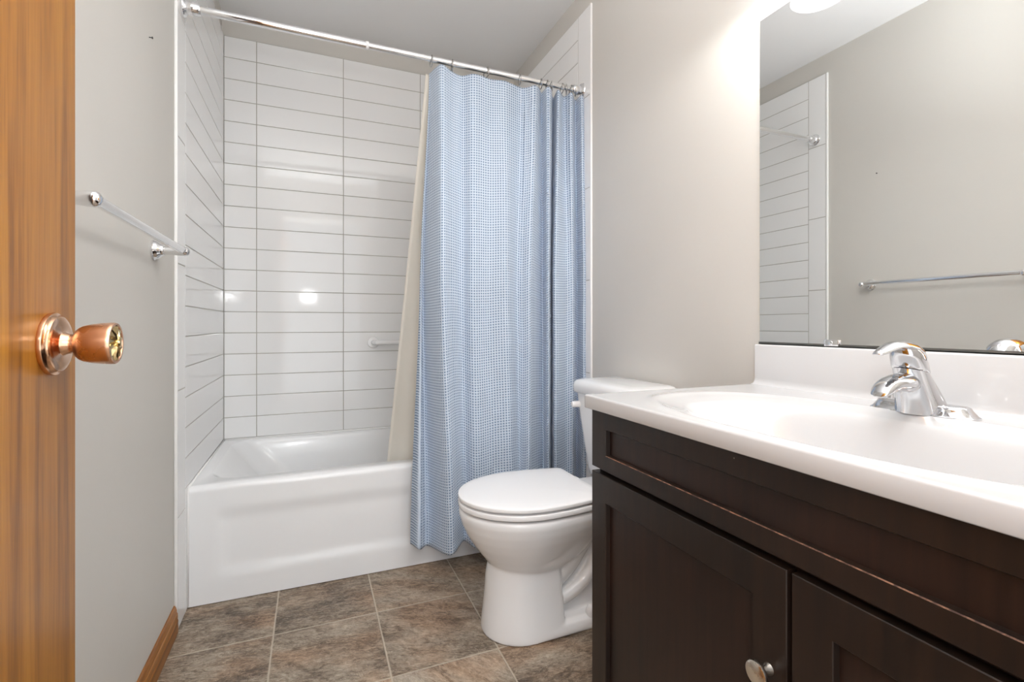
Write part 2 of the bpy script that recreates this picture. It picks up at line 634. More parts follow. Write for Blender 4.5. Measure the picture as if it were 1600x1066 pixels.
# ------------------------------------------------------------------ door leaf (open, swung back beside the left wall)
DH = Vector((0.1385, -0.043, 0.0))           # knob-side face at the hinge
door = thing('door_leaf', (0.1385, -0.043, 0.0), 'golden brown flush wooden door standing open with a copper knob', 'door')
door['kind'] = 'thing'
bm = BM(); box(bm, DH.x - 0.035, DH.x, DH.y, DH.y + 0.757, 0.012, 2.03, 0.0015, 2)
obj('slab', bm, M['oak'], door, angle=40)
KY, KZ = DH.y + 0.700, 0.948
knob = BM()
lathe(knob, (DH.x, KY, KZ), (1, 0, 0), [(0, 0.0328), (0.002, 0.0332), (0.0042, 0.0326), (0.0055, 0.0305), (0.0066, 0.0296), (0.0082, 0.0288), (0.0093, 0.0265),
                                       (0.0098, 0.0225), (0.0100, 0.0145), (0.0108, 0.0128), (0.0135, 0.0112), (0.0172, 0.0104), (0.0176, 0.0)], 56)
rosette = obj('rosette', knob, M['copper_gloss'], door, angle=30)
knob = BM()
lathe(knob, (DH.x, KY, KZ), (1, 0, 0), [(0.0165, 0.0), (0.017, 0.0092), (0.0208, 0.0092), (0.0215, 0.0128), (0.0222, 0.0152), (0.0245, 0.0174), (0.028, 0.0193),
                                       (0.035, 0.0211), (0.0435, 0.0222), (0.0515, 0.0227), (0.0542, 0.0226), (0.0555, 0.0220), (0.0555, 0.0197), (0.0535, 0.0187), (0.0535, 0.0)], 56)
kn = obj('door_knob', knob, M['copper'], door, angle=35)
tag(kn, 'barrel shaped satin copper knob')
face = BM()
n = 12
for k in range(n):                                     # fluted petals radiating on the knob's end
    a0, a1, am = 2 * PI * k / n, 2 * PI * (k + 1) / n, 2 * PI * (k + 0.5) / n
    P = lambda r, a, h: Vector((DH.x + h, KY + r * math.cos(a), KZ + r * math.sin(a)))
    pts = [[P(0.002, a0, 0.0560), P(0.002, am, 0.0570), P(0.002, a1, 0.0560)],
           [P(0.010, a0, 0.0537), P(0.010, am, 0.0567), P(0.010, a1, 0.0537)],
           [P(0.0190, a0, 0.0537), P(0.0190, am, 0.0555), P(0.0190, a1, 0.0537)]]
    vs = [[face.verts.new(p) for p in row] for row in pts]
    for i in range(2):
        for j in range(2):
            face.faces.new((vs[i][j], vs[i][j + 1], vs[i + 1][j + 1], vs[i + 1][j]))
bmesh.ops.remove_doubles(face, verts=face.verts, dist=1e-5)
lathe(face, (DH.x, KY, KZ), (1, 0, 0), [(0.0535, 0.004), (0.058, 0.0042), (0.0593, 0.003), (0.0595, 0.0)], 20)
tag(obj('knob_face', face, M['brass'], kn, smooth=False), 'fluted brass end of the knob')
bm = BM(); box(bm, DH.x - 0.030, DH.x - 0.005, DH.y + 0.7565, DH.y + 0.7585, KZ - 0.028, KZ + 0.028, 0.0005, 1)
obj('latch_plate', bm, M['copper_gloss'], door, smooth=False)
for hz in (0.25, 1.02, 1.80):
    bm = BM(); lathe(bm, (DH.x + 0.004, DH.y - 0.004, hz - 0.045), (0, 0, 1), [(0, 0.0055), (0.09, 0.0055)], 14)
    obj('hinge', bm, M['copper_gloss'], door, angle=40)

# ------------------------------------------------------------------ bathtub
tub = thing('bathtub', (0.755, 2.32, 0.0), 'white enamel alcove bathtub with recessed apron between tiled walls', 'bathtub')
TH, TY0 = 0.411, 1.952
X0, X1, Y1 = 0.001, TXR - 0.001, TYB - 0.001
bm = BM()


def apron_d(x, z):
    """how far the front panel is set back"""
    fx = sstep(0.075, 0.125, x) * (1 - sstep(1.385, 1.435, x))
    fz = sstep(0.080, 0.130, z) * (1 - sstep(0.280, 0.335, z))
    return 0.008 * fx * fz


NX = 90
xs = [X0 + (X1 - X0) * i / NX for i in range(NX + 1)]
zs = [0.002 + 0.389 * i / 44 for i in range(45)]
rows = []
for z in zs:
    rows.append([bm.verts.new((x, TY0 + apron_d(x, z), z)) for x in xs])
for k in range(1, 8):                                   # rolled front edge
    a = PI / 2 * k / 7
    rows.append([bm.verts.new((x, TY0 + 0.020 * (1 - math.cos(a)), 0.391 + 0.020 * math.sin(a))) for x in xs])
for i in range(len(rows) - 1):
    for j in range(NX):
        bm.faces.new((rows[i][j], rows[i][j + 1], rows[i + 1][j + 1], rows[i + 1][j]))
obj_ap = obj('apron', bm, M['tub'], tub)
bm = BM()
NR = 14
outer = rrect(X0, X1, TY0 + 0.020, Y1, 0.0015, TH, NR)
L = lambda x0, x1, y0, y1, r, z: rrect(x0, x1, y0, y1, r, z, NR)
loops = [outer,
         L(0.045, 1.435, TY0 + 0.066, Y1 - 0.034, 0.10, TH + 0.0005),
         L(0.050, 1.430, TY0 + 0.070, Y1 - 0.038, 0.10, TH - 0.002),
         L(0.058, 1.424, TY0 + 0.076, Y1 - 0.043, 0.10, TH - 0.009),
         L(0.072, 1.418, TY0 + 0.082, Y1 - 0.048, 0.105, TH - 0.024),
         L(0.130, 1.404, TY0 + 0.094, Y1 - 0.060, 0.115, TH - 0.090),
         L(0.200, 1.390, TY0 + 0.106, Y1 - 0.072, 0.125, TH - 0.180),
         L(0.265, 1.375, TY0 + 0.120, Y1 - 0.085, 0.130, TH - 0.260),
         L(0.300, 1.360, TY0 + 0.135, Y1 - 0.100, 0.130, TH - 0.300),
         L(0.345, 1.335, TY0 + 0.160, Y1 - 0.125, 0.125, TH - 0.325),
         L(0.420, 1.290, TY0 + 0.210, Y1 - 0.180, 0.100, TH - 0.335)]
loft(bm, loops, cap0=False, cap1=True)
obj('basin', bm, M['tub'], tub, angle=50)
bm = BM()
tube(bm, [(0.0015, TY0 + 0.012, TH + 0.001), (0.0015, TYB - 0.002, TH + 0.002)], 0.0042, 10)
tube(bm, [(0.0, TYB - 0.0015, TH + 0.002), (TXR, TYB - 0.0015, TH + 0.002)], 0.0042, 10)
tube(bm, [(TXR - 0.0015, TY0 + 0.012, TH + 0.001), (TXR - 0.0015, TYB - 0.002, TH + 0.002)], 0.0042, 10)
tube(bm, [(0.0012, TY0 + 0.0015, 0.003), (0.0012, TY0 + 0.0015, 0.395), (0.0012, TY0 + 0.007, TH - 0.006), (0.0012, TY0 + 0.020, TH + 0.001)], 0.0030, 10)
obj('caulk_bead', bm, M['trim'], tub)

# ------------------------------------------------------------------ grab bar on the back wall
gb = thing('grab_bar', (0.9, TYB, 0.874), 'white grab bar fixed level on the back tiles beside the curtain', 'grab bar')
bm = BM()
tube(bm, catmull([(0.696, 2.684, 0.874), (0.697, 2.665, 0.874), (0.708, 2.648, 0.874), (0.73, 2.642, 0.874), (0.9, 2.642, 0.874),
                  (1.07, 2.642, 0.874), (1.092, 2.648, 0.874), (1.103, 2.665, 0.874), (1.104, 2.684, 0.874)], 5), 0.0125, 16)
obj('bar', bm, M['plastic'], gb)
for x in (0.696, 1.104):
    bm = BM(); lathe(bm, (x, TYB + 0.0005, 0.874), (0, -1, 0), [(0, 0.031), (0.005, 0.031), (0.009, 0.028), (0.011, 0.016), (0.011, 0.0)], 28)
    obj('flange', bm, M['plastic'], gb, angle=40)

# ------------------------------------------------------------------ shower rod, rings, curtain, liner
RY, RZ = 1.884, 2.013
rod = thing('curtain_rod', (0.755, RY, RZ), 'shiny telescoping metal shower rod spanning the tub between tiled walls', 'curtain rod')
bm = BM(); tube(bm, [(0.006, RY, RZ), (0.585, RY, RZ)], 0.0135, 24); obj('outer_tube', bm, M['chrome'], rod, angle=40)
bm = BM(); tube(bm, [(0.55, RY, RZ), (TXR - 0.006, RY, RZ)], 0.0120, 24); obj('inner_tube', bm, M['satin'], rod, angle=40)
bm = BM(); lathe(bm, (0.578, RY, RZ), (1, 0, 0), [(0, 0.0136), (0.001, 0.0148), (0.010, 0.0148), (0.011, 0.0122)], 24); obj('joint_collar', bm, M['plastic'], rod, angle=40)
for x, d in ((0.0, 1), (TXR, -1)):
    bm = BM()
    lathe(bm, (x, RY, RZ), (d, 0, 0), [(0.0005, 0.031), (0.004, 0.032), (0.008, 0.030), (0.010, 0.024), (0.012, 0.020), (0.016, 0.0205), (0.046, 0.0195), (0.050, 0.017), (0.051, 0.0137)], 36)
    obj('flange', bm, M['chrome'], rod, angle=35)

# fold plan: (pixel column, depth) read at the top, at mid height and at the hem
T_ = [(671, 1.93), (671.7, 1.928), (673, 1.925), (690, 1.862), (707, 1.882), (722, 1.888), (740, 1.862), (765, 1.876), (790, 1.860), (812, 1.892), (822, 1.880),
      (834, 1.855), (842, 1.87), (846, 1.905), (855, 1.85), (861, 1.862), (864, 1.93), (872, 1.855), (881, 1.90), (893, 1.855), (898.5, 1.91), (909, 1.857), (916, 1.895)]
M_ = [(656, 1.925), (658, 1.92), (663, 1.93), (688, 1.795), (705, 1.818), (722, 1.848), (740, 1.814), (765, 1.828), (792, 1.805), (806, 1.846), (816, 1.834),
      (827, 1.81), (833, 1.83), (847, 1.905), (855, 1.84), (859, 1.85), (862, 1.945), (866.5, 1.845), (885, 1.865), (896, 1.855), (902, 1.92), (913, 1.845), (921, 1.895)]
B_ = [(641, 1.90), (655, 1.84), (669, 1.905), (703, 1.797), (717, 1.815), (727, 1.86), (745, 1.82), (770, 1.835), (800, 1.805), (812, 1.845), (818, 1.83),
      (826, 1.805), (832, 1.825), (848, 1.905), (855, 1.845), (858.5, 1.85), (862, 1.943), (867.5, 1.845), (885, 1.87), (896, 1.85), (901, 1.92), (913, 1.845), (923, 1.895)]
SUB = 20
cur = [[Vector((px_x(u, y), y, 0)) for u, y in L_] for L_ in (T_, M_, B_)]
cur = [catmull(c, SUB) for c in cur]
NC = len(cur[0])
# cloth arc length at mid height gives the weave its scale
arc = [0.0]
for i in range(1, NC):
    arc.append(arc[-1] + (cur[1][i] - cur[1][i - 1]).length)
RING_U = [674, 706.5, 760, 812, 845, 855, 862, 878, 885, 892, 899]
NRW = 170
bm = BM()
uvl = bm.loops.layers.uv.new('UVMap')
grid = []
for r in range(NRW + 1):
    t = r / NRW
    # quadratic through top, middle (t=.45) and hem
    a, b, c = ((t - .45) * (t - 1) / (.45), t * (t - 1) / (.45 * (.45 - 1)), t * (t - .45) / (1 - .45))
    row = []
    for i in range(NC):
        if t < .45:
            k = sstep(0, 1, t / .45) * 0.5 + (t / .45) * 0.5
            p = cur[0][i].lerp(cur[1][i], k)
        else:
            k = (t - .45) / .55
            k = sstep(0, 1, k) * 0.5 + k * 0.5
            p = cur[1][i].lerp(cur[2][i], k)
        sx = i / SUB
        ztop = 1.980 + 0.010 * math.exp(-((sx - 3.0) / 0.8) ** 2)
        # gentle sag between the rings on the wide front panel
        if 4 < sx < 11.5:
            ztop += -0.005 * abs(math.sin((sx - 4) / 2.5 * PI))
        zbot = 0.098 + 0.012 * math.sin(sx * 1.7 + 0.4) + 0.012 * max(0, 1 - sx / 1.5)
        z = ztop + (zbot - ztop) * t
        wr = noise.noise(Vector((p.x * 9 + p.z, z * 2.2, 1.3))) * 0.005
        wr += noise.noise(Vector((p.x * 22 - z * 16, z * 9 + p.x * 9, 4.1))) * 0.0035 * sstep(0.45, 0.9, t) * (1 if sx < 12 else 0.3)
        wr += noise.noise(Vector((p.x * 30, z * 7, 8.0))) * 0.003 * (1 - sstep(0.0, 0.5, t))
        # pinched pleats hanging from rings two and four
        for sc_, w_ in ((4.6, 0.30), (10.0, 0.25)):
            wr += -0.007 * math.exp(-((sx - sc_ - 0.25 * t) / w_) ** 2) * (1 - sstep(0.15, 0.34, t)) * sstep(0.0, 0.06, t)
        row.append((bm.verts.new((p.x, p.y + wr, z)), arc[i], t * 1.88))
    grid.append(row)
for r in range(NRW):
    for i in range(NC - 1):
        q = (grid[r][i], grid[r][i + 1], grid[r + 1][i + 1], grid[r + 1][i])
        f = bm.faces.new([v[0] for v in q])
        for lp, v in zip(f.loops, q):
            lp[uvl].uv = (v[1], v[2])
cu = obj('shower_curtain', bm, M['waffle'], recalc=False)
tag(cu, 'pale blue waffle weave fabric curtain bunched at the right end of the tub', 'shower curtain')
sol = cu.modifiers.new('cloth_thickness', 'SOLIDIFY'); sol.thickness = 0.0016; sol.offset = 0

bm = BM()
NLW, NLH = 60, 70
rows = []
for r in range(NLH + 1):
    t = r / NLH
    row = []
    for i in range(NLW + 1):
        s = i / NLW
        z = 1.976 + (0.22 - 1.976) * t
        y0_ = 1.932 + 0.022 * sstep(0, 0.3, s)
        y = y0_ + (2.085 - y0_) * min(1.0, t * 1.02) ** 0.9
        xl = 0.815 + (0.683 - 0.815) * (t / 0.9) ** 1.05
        xr = 1.46 + 0.02 * t
        x = xl + (xr - xl) * s
        y += (0.008 + 0.014 * t) * math.sin(s * 34 + 0.6 * math.sin(t * 2)) * min(1, s * 5) + 0.006 * t * math.sin(s * 13 + 1)
        row.append(bm.verts.new((x, y, z)))
    rows.append(row)
for r in range(NLH):
    for i in range(NLW):
        bm.faces.new((rows[r][i], rows[r][i + 1], rows[r + 1][i + 1], rows[r + 1][i]))
li = obj('curtain_liner', bm, M['liner'], recalc=False)
tag(li, 'plain cream shower liner hanging inside the tub behind the blue curtain', 'curtain liner')
sol = li.modifiers.new('liner_thickness', 'SOLIDIFY'); sol.thickness = 0.0008; sol.offset = 0


def ring_mesh(bm):
    R = 0.0205
    path = []
    for k in range(40):
        a = 2 * PI * k / 40
        path.append((0.0022 * math.sin(a * 1), R * math.sin(a), -0.0075 + R * math.cos(a) * 1.0))
    tube(bm, path, 0.0022, 8, closed=True)


ORD = ['first', 'second', 'third', 'fourth', 'fifth', 'sixth', 'seventh', 'eighth', 'ninth', 'tenth', 'eleventh']
proto = None
for k, u in enumerate(RING_U):
    x = px_x(u, RY)
    if proto is None:
        bm = BM(); ring_mesh(bm)
        proto = obj('curtain_ring', bm, M['ring'], None)
        base = proto.location.copy()
        o = proto
    else:
        o = proto.copy()
        COL.objects.link(o)
    o.location = base + Vector((x, RY, RZ))
    o.rotation_euler = (0, 0, random.uniform(-0.35, 0.35) + (0.25 if k < 4 else 0))
    lab = ('metal curtain ring at the far left edge of the blue curtain' if k == 0 else
           'metal curtain ring closest to the right end of the rod' if k == len(RING_U) - 1 else
           'metal curtain ring on the rod, %s from the curtain\'s left edge' % ORD[k])
    tag(o, lab, 'curtain ring', 'curtain rings along the shower rod')

# ------------------------------------------------------------------ towel bar on the left wall
TB = thing('towel_bar', (XL, 1.3, 1.17), 'chrome towel bar mounted on the left wall between door and tub', 'towel bar')
tz, ty0, ty1, tx = 1.172, 0.985, 1.592, 0.062
bm = BM(); tube(bm, [(tx, ty0, tz + 0.002), (tx, ty1, tz + 0.002)], 0.0098, 20); obj('bar', bm, M['chrome'], TB, angle=40)
for yy in (ty0, ty1):
    bm = BM()
    lathe(bm, (XL + 0.0003, yy, tz), (1, 0, 0), [(0, 0.0275), (0.004, 0.028), (0.006, 0.0255), (0.011, 0.0245), (0.014, 0.0225), (0.019, 0.0175), (0.024, 0.0145),
                                              (0.026, 0.0145), (0.027, 0.0122), (0.045, 0.0112), (0.058, 0.0118), (0.064, 0.0130), (0.072, 0.0134), (0.078, 0.0124), (0.082, 0.0095), (0.0845, 0.005), (0.085, 0.0)], 28)
    obj('post', bm, M['chrome'], TB, angle=40)
bm = BM(); lathe(bm, (XL - 0.002, 1.56, 1.733), (1, 0, 0), [(0, 0.0012), (0.008, 0.0012), (0.0085, 0.003), (0.0105, 0.0028), (0.011, 0.0)], 12)
tag(obj('wall_nail', bm, M['dark'], angle=40), 'tiny dark nail left in the bare left wall above the towel bar', 'nail')

# ------------------------------------------------------------------ toilet
YC = 1.446
toi = thing('toilet', (1.15, YC, 0.0), 'white two piece toilet with closed lid beside the dark vanity', 'toilet')


def egg(xf, xm, xb, w, wb, z, rb=0.03, nf=26, ns=8, nb=6):
    """outline: half ellipse front (xf..xm), gently narrowing to half width wb at xb, rounded back corners"""
    half = []
    for k in range(nf + 1):
        a = PI / 2 * k / nf
        half.append((xm - (xm - xf) * math.cos(a), w * math.sin(a)))
    for k in range(1, ns + 1):
        t = k / ns
        x = xm + (xb - rb - xm) * t
        q = (x - xm) / (xb - xm)
        half.append((x, w - (w - wb) * q * q))
    ye = half[-1][1]
    for k in range(1, nb + 1):
        a = PI / 2 * k / nb
        half.append((xb - rb + rb * math.sin(a), ye - rb * (1 - math.cos(a))))
    up = [Vector((x, YC + y, z)) for x, y in half]
    dn = [Vector((x, YC - y, z)) for x, y in reversed(half[1:])]
    return up + dn


bm = BM()
# bowl shell
loft(bm, [egg(0.822, 1.035, 1.26, 0.178, 0.140, 0.394), egg(0.817, 1.035, 1.263, 0.183, 0.145, 0.387), egg(0.818, 1.035, 1.263, 0.183, 0.145, 0.372),
          egg(0.826, 1.035, 1.26, 0.176, 0.138, 0.345), egg(0.840, 1.035, 1.25, 0.164, 0.125, 0.315), egg(0.858, 1.035, 1.235, 0.149, 0.11, 0.285),
          egg(0.881, 1.038, 1.215, 0.131, 0.095, 0.252), egg(0.905, 1.042, 1.19, 0.113, 0.08, 0.222), egg(0.930, 1.046, 1.16, 0.094, 0.07, 0.195), egg(0.960, 1.05, 1.13, 0.07, 0.05, 0.172)])
# pedestal column
loft(bm, [egg(0.888, 1.02, 1.13, 0.122, 0.115, 0.0, 0.02), egg(0.889, 1.02, 1.13, 0.121, 0.114, 0.02, 0.02), egg(0.894, 1.022, 1.128, 0.114, 0.107, 0.07, 0.02),
          egg(0.899, 1.024, 1.126, 0.107, 0.100, 0.12, 0.02), egg(0.902, 1.026, 1.124, 0.103, 0.096, 0.17, 0.02), egg(0.912, 1.03, 1.12, 0.097, 0.088, 0.225, 0.02), egg(0.95, 1.03, 1.11, 0.07, 0.07, 0.26, 0.02)])
# foot flange running back to the wall
loft(bm, [egg(0.98, 1.06, 1.41, 0.121, 0.112, 0.0, 0.05), egg(0.98, 1.06, 1.41, 0.121, 0.112, 0.018, 0.05), egg(0.985, 1.06, 1.405, 0.116, 0.108, 0.032, 0.05), egg(1.0, 1.06, 1.40, 0.10, 0.09, 0.042, 0.05)])
# inner web
loft(bm, [egg(1.0, 1.1, 1.40, 0.060, 0.060, 0.0, 0.03), egg(1.0, 1.1, 1.40, 0.054, 0.056, 0.20, 0.03), egg(1.0, 1.1, 1.42, 0.075, 0.085, 0.36, 0.03)])
# trapway, both sides
tp = catmull([(1.03, 0, 0.135), (1.09, 0, 0.150), (1.15, 0, 0.190), (1.195, 0, 0.245), (1.235, 0, 0.292), (1.285, 0, 0.300), (1.325, 0, 0.262), (1.345, 0, 0.19), (1.35, 0, 0.10), (1.35, 0, 0.02)], 6)
for sgn in (-1, 1):
    tube(bm, [(p.x, YC + sgn * 0.046, p.z) for p in tp], 0.043, 20)
    # lower crease of the trap
    tq = catmull([(1.10, 0, 0.085), (1.17, 0, 0.105), (1.23, 0, 0.150), (1.265, 0, 0.205), (1.285, 0, 0.25)], 6)
    tube(bm, [(p.x, YC + sgn * 0.066, p.z) for p in tq], 0.022, 14)
# tank deck
loft(bm, [rrect(1.20, 1.495, YC - 0.085, YC + 0.085, 0.04, 0.30), rrect(1.19, 1.50, YC - 0.105, YC + 0.105, 0.045, 0.345),
          rrect(1.185, 1.505, YC - 0.128, YC + 0.128, 0.05, 0.375), rrect(1.19, 1.505, YC - 0.125, YC + 0.125, 0.05, 0.398), rrect(1.20, 1.50, YC - 0.115, YC + 0.115, 0.05, 0.402)])
bowl = obj('bowl', bm, M['porcelain'], toi)
rm = bowl.modifiers.new('one_skin', 'REMESH'); rm.mode = 'VOXEL'; rm.voxel_size = 0.0042; rm.use_smooth_shade = True
sm = bowl.modifiers.new('soften', 'SMOOTH'); sm.factor = 0.5; sm.iterations = 4


def slab_loops(z0, z1, ins, dome=0.0, xf=0.815, xb=1.248, w=0.186, wb=0.158, r=0.0025):
    Ls = []
    for dz, di in ((0, r), (r * 0.3, r * 0.3), (r, 0)):
        Ls.append(egg(xf + ins + di, 1.04, xb - ins - di, w - ins - di, wb - ins - di, z0 + dz, 0.022))
    for dz, di in ((-r, 0), (-r * 0.3, r * 0.3), (0, r)):
        Ls.append(egg(xf + ins + di, 1.04, xb - ins - di, w - ins - di, wb - ins - di, z1 + dz, 0.022))
    for f_, h in ((0.90, 0.35), (0.72, 0.7), (0.45, 0.92), (0.15, 1.0)):
        if dome > 0:
            Ls.append(egg(1.04 - (1.04 - xf) * f_, 1.04, 1.04 + (xb - 1.04) * f_, w * f_, wb * f_, z1 + dome * h, 0.022 * f_))
    return Ls


bm = BM(); loft(bm, slab_loops(0.4008, 0.4168, 0.0))
obj('seat', bm, M['plastic'], toi, angle=60)
bm = BM(); loft(bm, slab_loops(0.4236, 0.4360, 0.0, 0.005))
obj('lid', bm, M['plastic'], toi, angle=60)
for s in (-1, 1):
    bm = BM(); box(bm, 1.236, 1.275, YC + s * 0.075 - 0.016, YC + s * 0.075 + 0.016, 0.4015, 0.422, 0.005, 3)
    obj('hinge', bm, M['plastic'], toi, angle=40)
bm = BM()
TL = lambda z, xf, hw, r, bow=0: rrect(xf, 1.508, YC - hw, YC + hw, r, z, 8)
loft(bm, [TL(0.404, 1.365, 0.140, 0.035), TL(0.412, 1.355, 0.152, 0.04), TL(0.44, 1.349, 0.160, 0.045), TL(0.55, 1.339, 0.176, 0.045), TL(0.65, 1.330, 0.192, 0.045), TL(0.712, 1.326, 0.199, 0.045)])
obj('tank', bm, M['porcelain'], toi, angle=50)
bm = BM()
loft(bm, [TL(0.7125, 1.318, 0.204, 0.045), TL(0.716, 1.313, 0.208, 0.048), TL(0.740, 1.312, 0.209, 0.048), TL(0.750, 1.315, 0.206, 0.046), TL(0.758, 1.323, 0.198, 0.042),
          TL(0.763, 1.338, 0.183, 0.038), TL(0.7655, 1.37, 0.15, 0.03)])
obj('tank_lid', bm, M['porcelain'], toi, angle=60)
bm = BM()
lathe(bm, (1.345, YC + 0.156, 0.668), (-1, 0.12, 0), [(0, 0.0150), (0.014, 0.0150), (0.016, 0.0125), (0.030, 0.0120), (0.042, 0.0112), (0.045, 0.0095), (0.046, 0.0)], 24)
obj('flush_lever', bm, M['plastic'], toi, angle=40)
for s in (-1, 1):
    bm = BM(); lathe(bm, (1.222, YC + s * 0.098, 0.036), (0, 0, 1), [(0, 0.0165), (0.012, 0.0155), (0.026, 0.0115), (0.031, 0.006), (0.032, 0.0)], 24)
    obj('bolt_cap', bm, M['plastic'], toi, angle=60)

# ------------------------------------------------------------------ vanity cabinet
VX, VY0, VY1 = 0.975, -0.040, 0.941
van = thing('vanity_cabinet', (1.24, 0.45, 0.0), 'dark espresso bathroom vanity cabinet with two shaker doors', 'vanity cabinet')
bm = BM()
box(bm, VX + 0.020, XR - 0.002, VY1 - 0.018, VY1 - 0.002, 0.0, 0.7795)
box(bm, VX + 0.020, XR - 0.002, VY0, VY0 + 0.016, 0.0, 0.7795)
box(bm, VX + 0.070, VX + 0.085, VY0 + 0.016, VY1 - 0.018, 0.0, 0.10)
box(bm, VX + 0.020, XR - 0.002, VY0 + 0.016, VY1 - 0.018, 0.10, 0.116)
box(bm, VX + 0.020, VX + 0.038, VY0 + 0.016, VY1 - 0.018, 0.62, 0.7795)
box(bm, VX + 0.020, VX + 0.038, VY0 + 0.016, VY1 - 0.018, 0.116, 0.15)
box(bm, VX + 0.0205, VX + 0.038, 0.43, 0.475, 0.15, 0.62)
obj('carcass', bm, M['espresso'], van, smooth=False)


def shaker(name, y0, y1, z0, z1, st, rt, rb, parent, dep=0.010):
    """frame with a recessed panel; worn lower inside edge"""
    bm = BM()
    x0, x1 = VX, VX + 0.0195
    e = 0.0012

    def rect(x, a, b, c, d):
        return [bm.verts.new((x, p, q)) for p, q in ((a, c), (b, c), (b, d), (a, d))]
    back = rect(x1, y0, y1, z0, z1)
    side_ = rect(x0 + e, y0, y1, z0, z1)
    front = rect(x0, y0 + e, y1 - e, z0 + e, z1 - e)
    ino = rect(x0, y0 + st - e, y1 - st + e, z0 + rb - e, z1 - rt + e)
    inm = rect(x0 + e * 1.3, y0 + st, y1 - st, z0 + rb, z1 - rt)
    inn = rect(x0 + dep, y0 + st + .0015, y1 - st - .0015, z0 + rb + .0015, z1 - rt - .0015)
    bm.faces.new(back)
    for p, q, kind in ((back, side_, 0), (side_, front, 0), (front, ino, 0), (ino, inm, 2), (inm, inn, 0)):
        for i in range(4):
            f = bm.faces.new((p[i], p[(i + 1) % 4], q[(i + 1) % 4], q[i]))
            f.material_index = 2 if (kind == 2 and i == 0) else 0
    o = obj(name, bm, [M['espresso'], M['espresso_panel'], M['worn']], parent, smooth=False)
    bm = BM()
    bm.faces.new(rect(x0 + dep, y0 + st + .0015, y1 - st - .0015, z0 + rb + .0015, z1 - rt - .0015))
    obj('panel', bm, M['espresso_panel'], o, smooth=False)
    return o


drf = shaker('drawer_front', VY0, VY1, 0.6525, 0.7785, 0.055, 0.037, 0.034, van)
d1 = shaker('door', 0.4565, VY1, 0.105, 0.6415, 0.055, 0.058, 0.058, van)
d2 = shaker('door', VY0, 0.4495, 0.105, 0.6415, 0.055, 0.058, 0.058, van)
for d_, ky in ((d1, 0.484), (d2, 0.422)):
    bm = BM()
    lathe(bm, (VX + 0.0005, ky, 0.493), (-1, 0, 0), [(0, 0.0085), (0.003, 0.0075), (0.010, 0.0055), (0.017, 0.0065), (0.019, 0.012), (0.0205, 0.0158), (0.0225, 0.0168), (0.0255, 0.0162), (0.027, 0.0135), (0.0275, 0.0)], 32)
    tag(obj('knob', bm, M['nickel'], d_, angle=40), 'round satin nickel knob')

# ------------------------------------------------------------------ vanity top with moulded basin
CXF, CY0, CY1, CZ, CTH = 0.964, -0.055, 0.958, 0.8105, 0.030
ctop = thing('sink_countertop', (1.24, 0.45, 0.7805), 'glossy white sink top with moulded oval basin on the dark vanity', 'sink countertop')
BX, BY, BA, BB = 1.180, 0.505, 0.197, 0.378


def top_z(x, y):
    ax, ay = abs(x - BX) / BA, abs(y - BY) / BB
    rho = (ax ** 2.5 + ay ** 2.5) ** (1 / 2.5)
    z = 0.0
    z += 0.0030 * math.exp(-((rho - 1.0) / 0.045) ** 2)             # raised bead round the bowl
    z -= 0.0125 * (1 - sstep(0.66, 0.985, rho))
    ax2, ay2 = abs(x - (BX - 0.004)) / BA, abs(y - BY) / BB
    rho2 = (ax2 ** 2.6 + ay2 ** 2.6) ** (1 / 2.6)
    z -= 0.112 * (1 - sstep(0.50, 0.80, rho2))
    z -= 0.012 * (1 - sstep(0.0, 0.3, rho2))
    return CZ + z


bm = BM()
XBK = 1.4935
nx, ny = 110, 190
vs = []
for i in range(nx + 1):
    x = CXF + 0.004 + (XBK - CXF - 0.004) * i / nx
    vs.append([bm.verts.new((x, CY0 + 0.001 + (CY1 - 0.005 - CY0) * j / ny, top_z(x, CY0 + (CY1 - CY0) * j / ny))) for j in range(ny + 1)])
for i in range(nx):
    for j in range(ny):
        bm.faces.new((vs[i][j], vs[i + 1][j], vs[i + 1][j + 1], vs[i][j + 1]))
# rounded front edge and the left end
ya, yb = CY0 + 0.001, CY1 - 0.004
fr = [vs[0]]
for k in range(1, 5):
    a = PI / 2 * k / 4
    fr.append([bm.verts.new((CXF + 0.004 - 0.004 * math.sin(a), v.co.y, CZ - 0.004 * (1 - math.cos(a)))) for v in vs[0]])
fr.append([bm.verts.new((CXF, v.co.y, CZ - CTH + 0.002)) for v in vs[0]])
fr.append([bm.verts.new((CXF + 0.002, v.co.y, CZ - CTH)) for v in vs[0]])
fr.append([bm.verts.new((CXF + 0.030, v.co.y, CZ - CTH)) for v in vs[0]])
for i in range(len(fr) - 1):
    for j in range(ny):
        bm.faces.new((fr[i][j], fr[i][j + 1], fr[i + 1][j + 1], fr[i + 1][j]))
en = [[r[-1] for r in vs]]
for k in range(1, 5):
    a = PI / 2 * k / 4
    en.append([bm.verts.new((v.co.x, yb + 0.004 * math.sin(a), CZ - 0.004 * (1 - math.cos(a)))) for v in en[0]])
en.append([bm.verts.new((v.co.x, yb + 0.004, CZ - CTH)) for v in en[0]])
en.append([bm.verts.new((v.co.x, yb - 0.02, CZ - CTH)) for v in en[0]])
for i in range(len(en) - 1):
    for j in range(nx):
        bm.faces.new((en[i][j], en[i + 1][j], en[i + 1][j + 1], en[i][j + 1]))
# little corner fillet between front and end
col1 = [r[-1] for r in fr]
col2 = [e_[0] for e_ in en]
for k in range(1, 6):
    bm.faces.new((col1[k], col2[k], col2[k + 1], col1[k + 1]) if k < 5 else (col1[5], col2[5], col1[6]))
bm.faces.new((col1[0], col2[1], col1[1]))
obj('top', bm, M['marble'], ctop)
bm = BM()
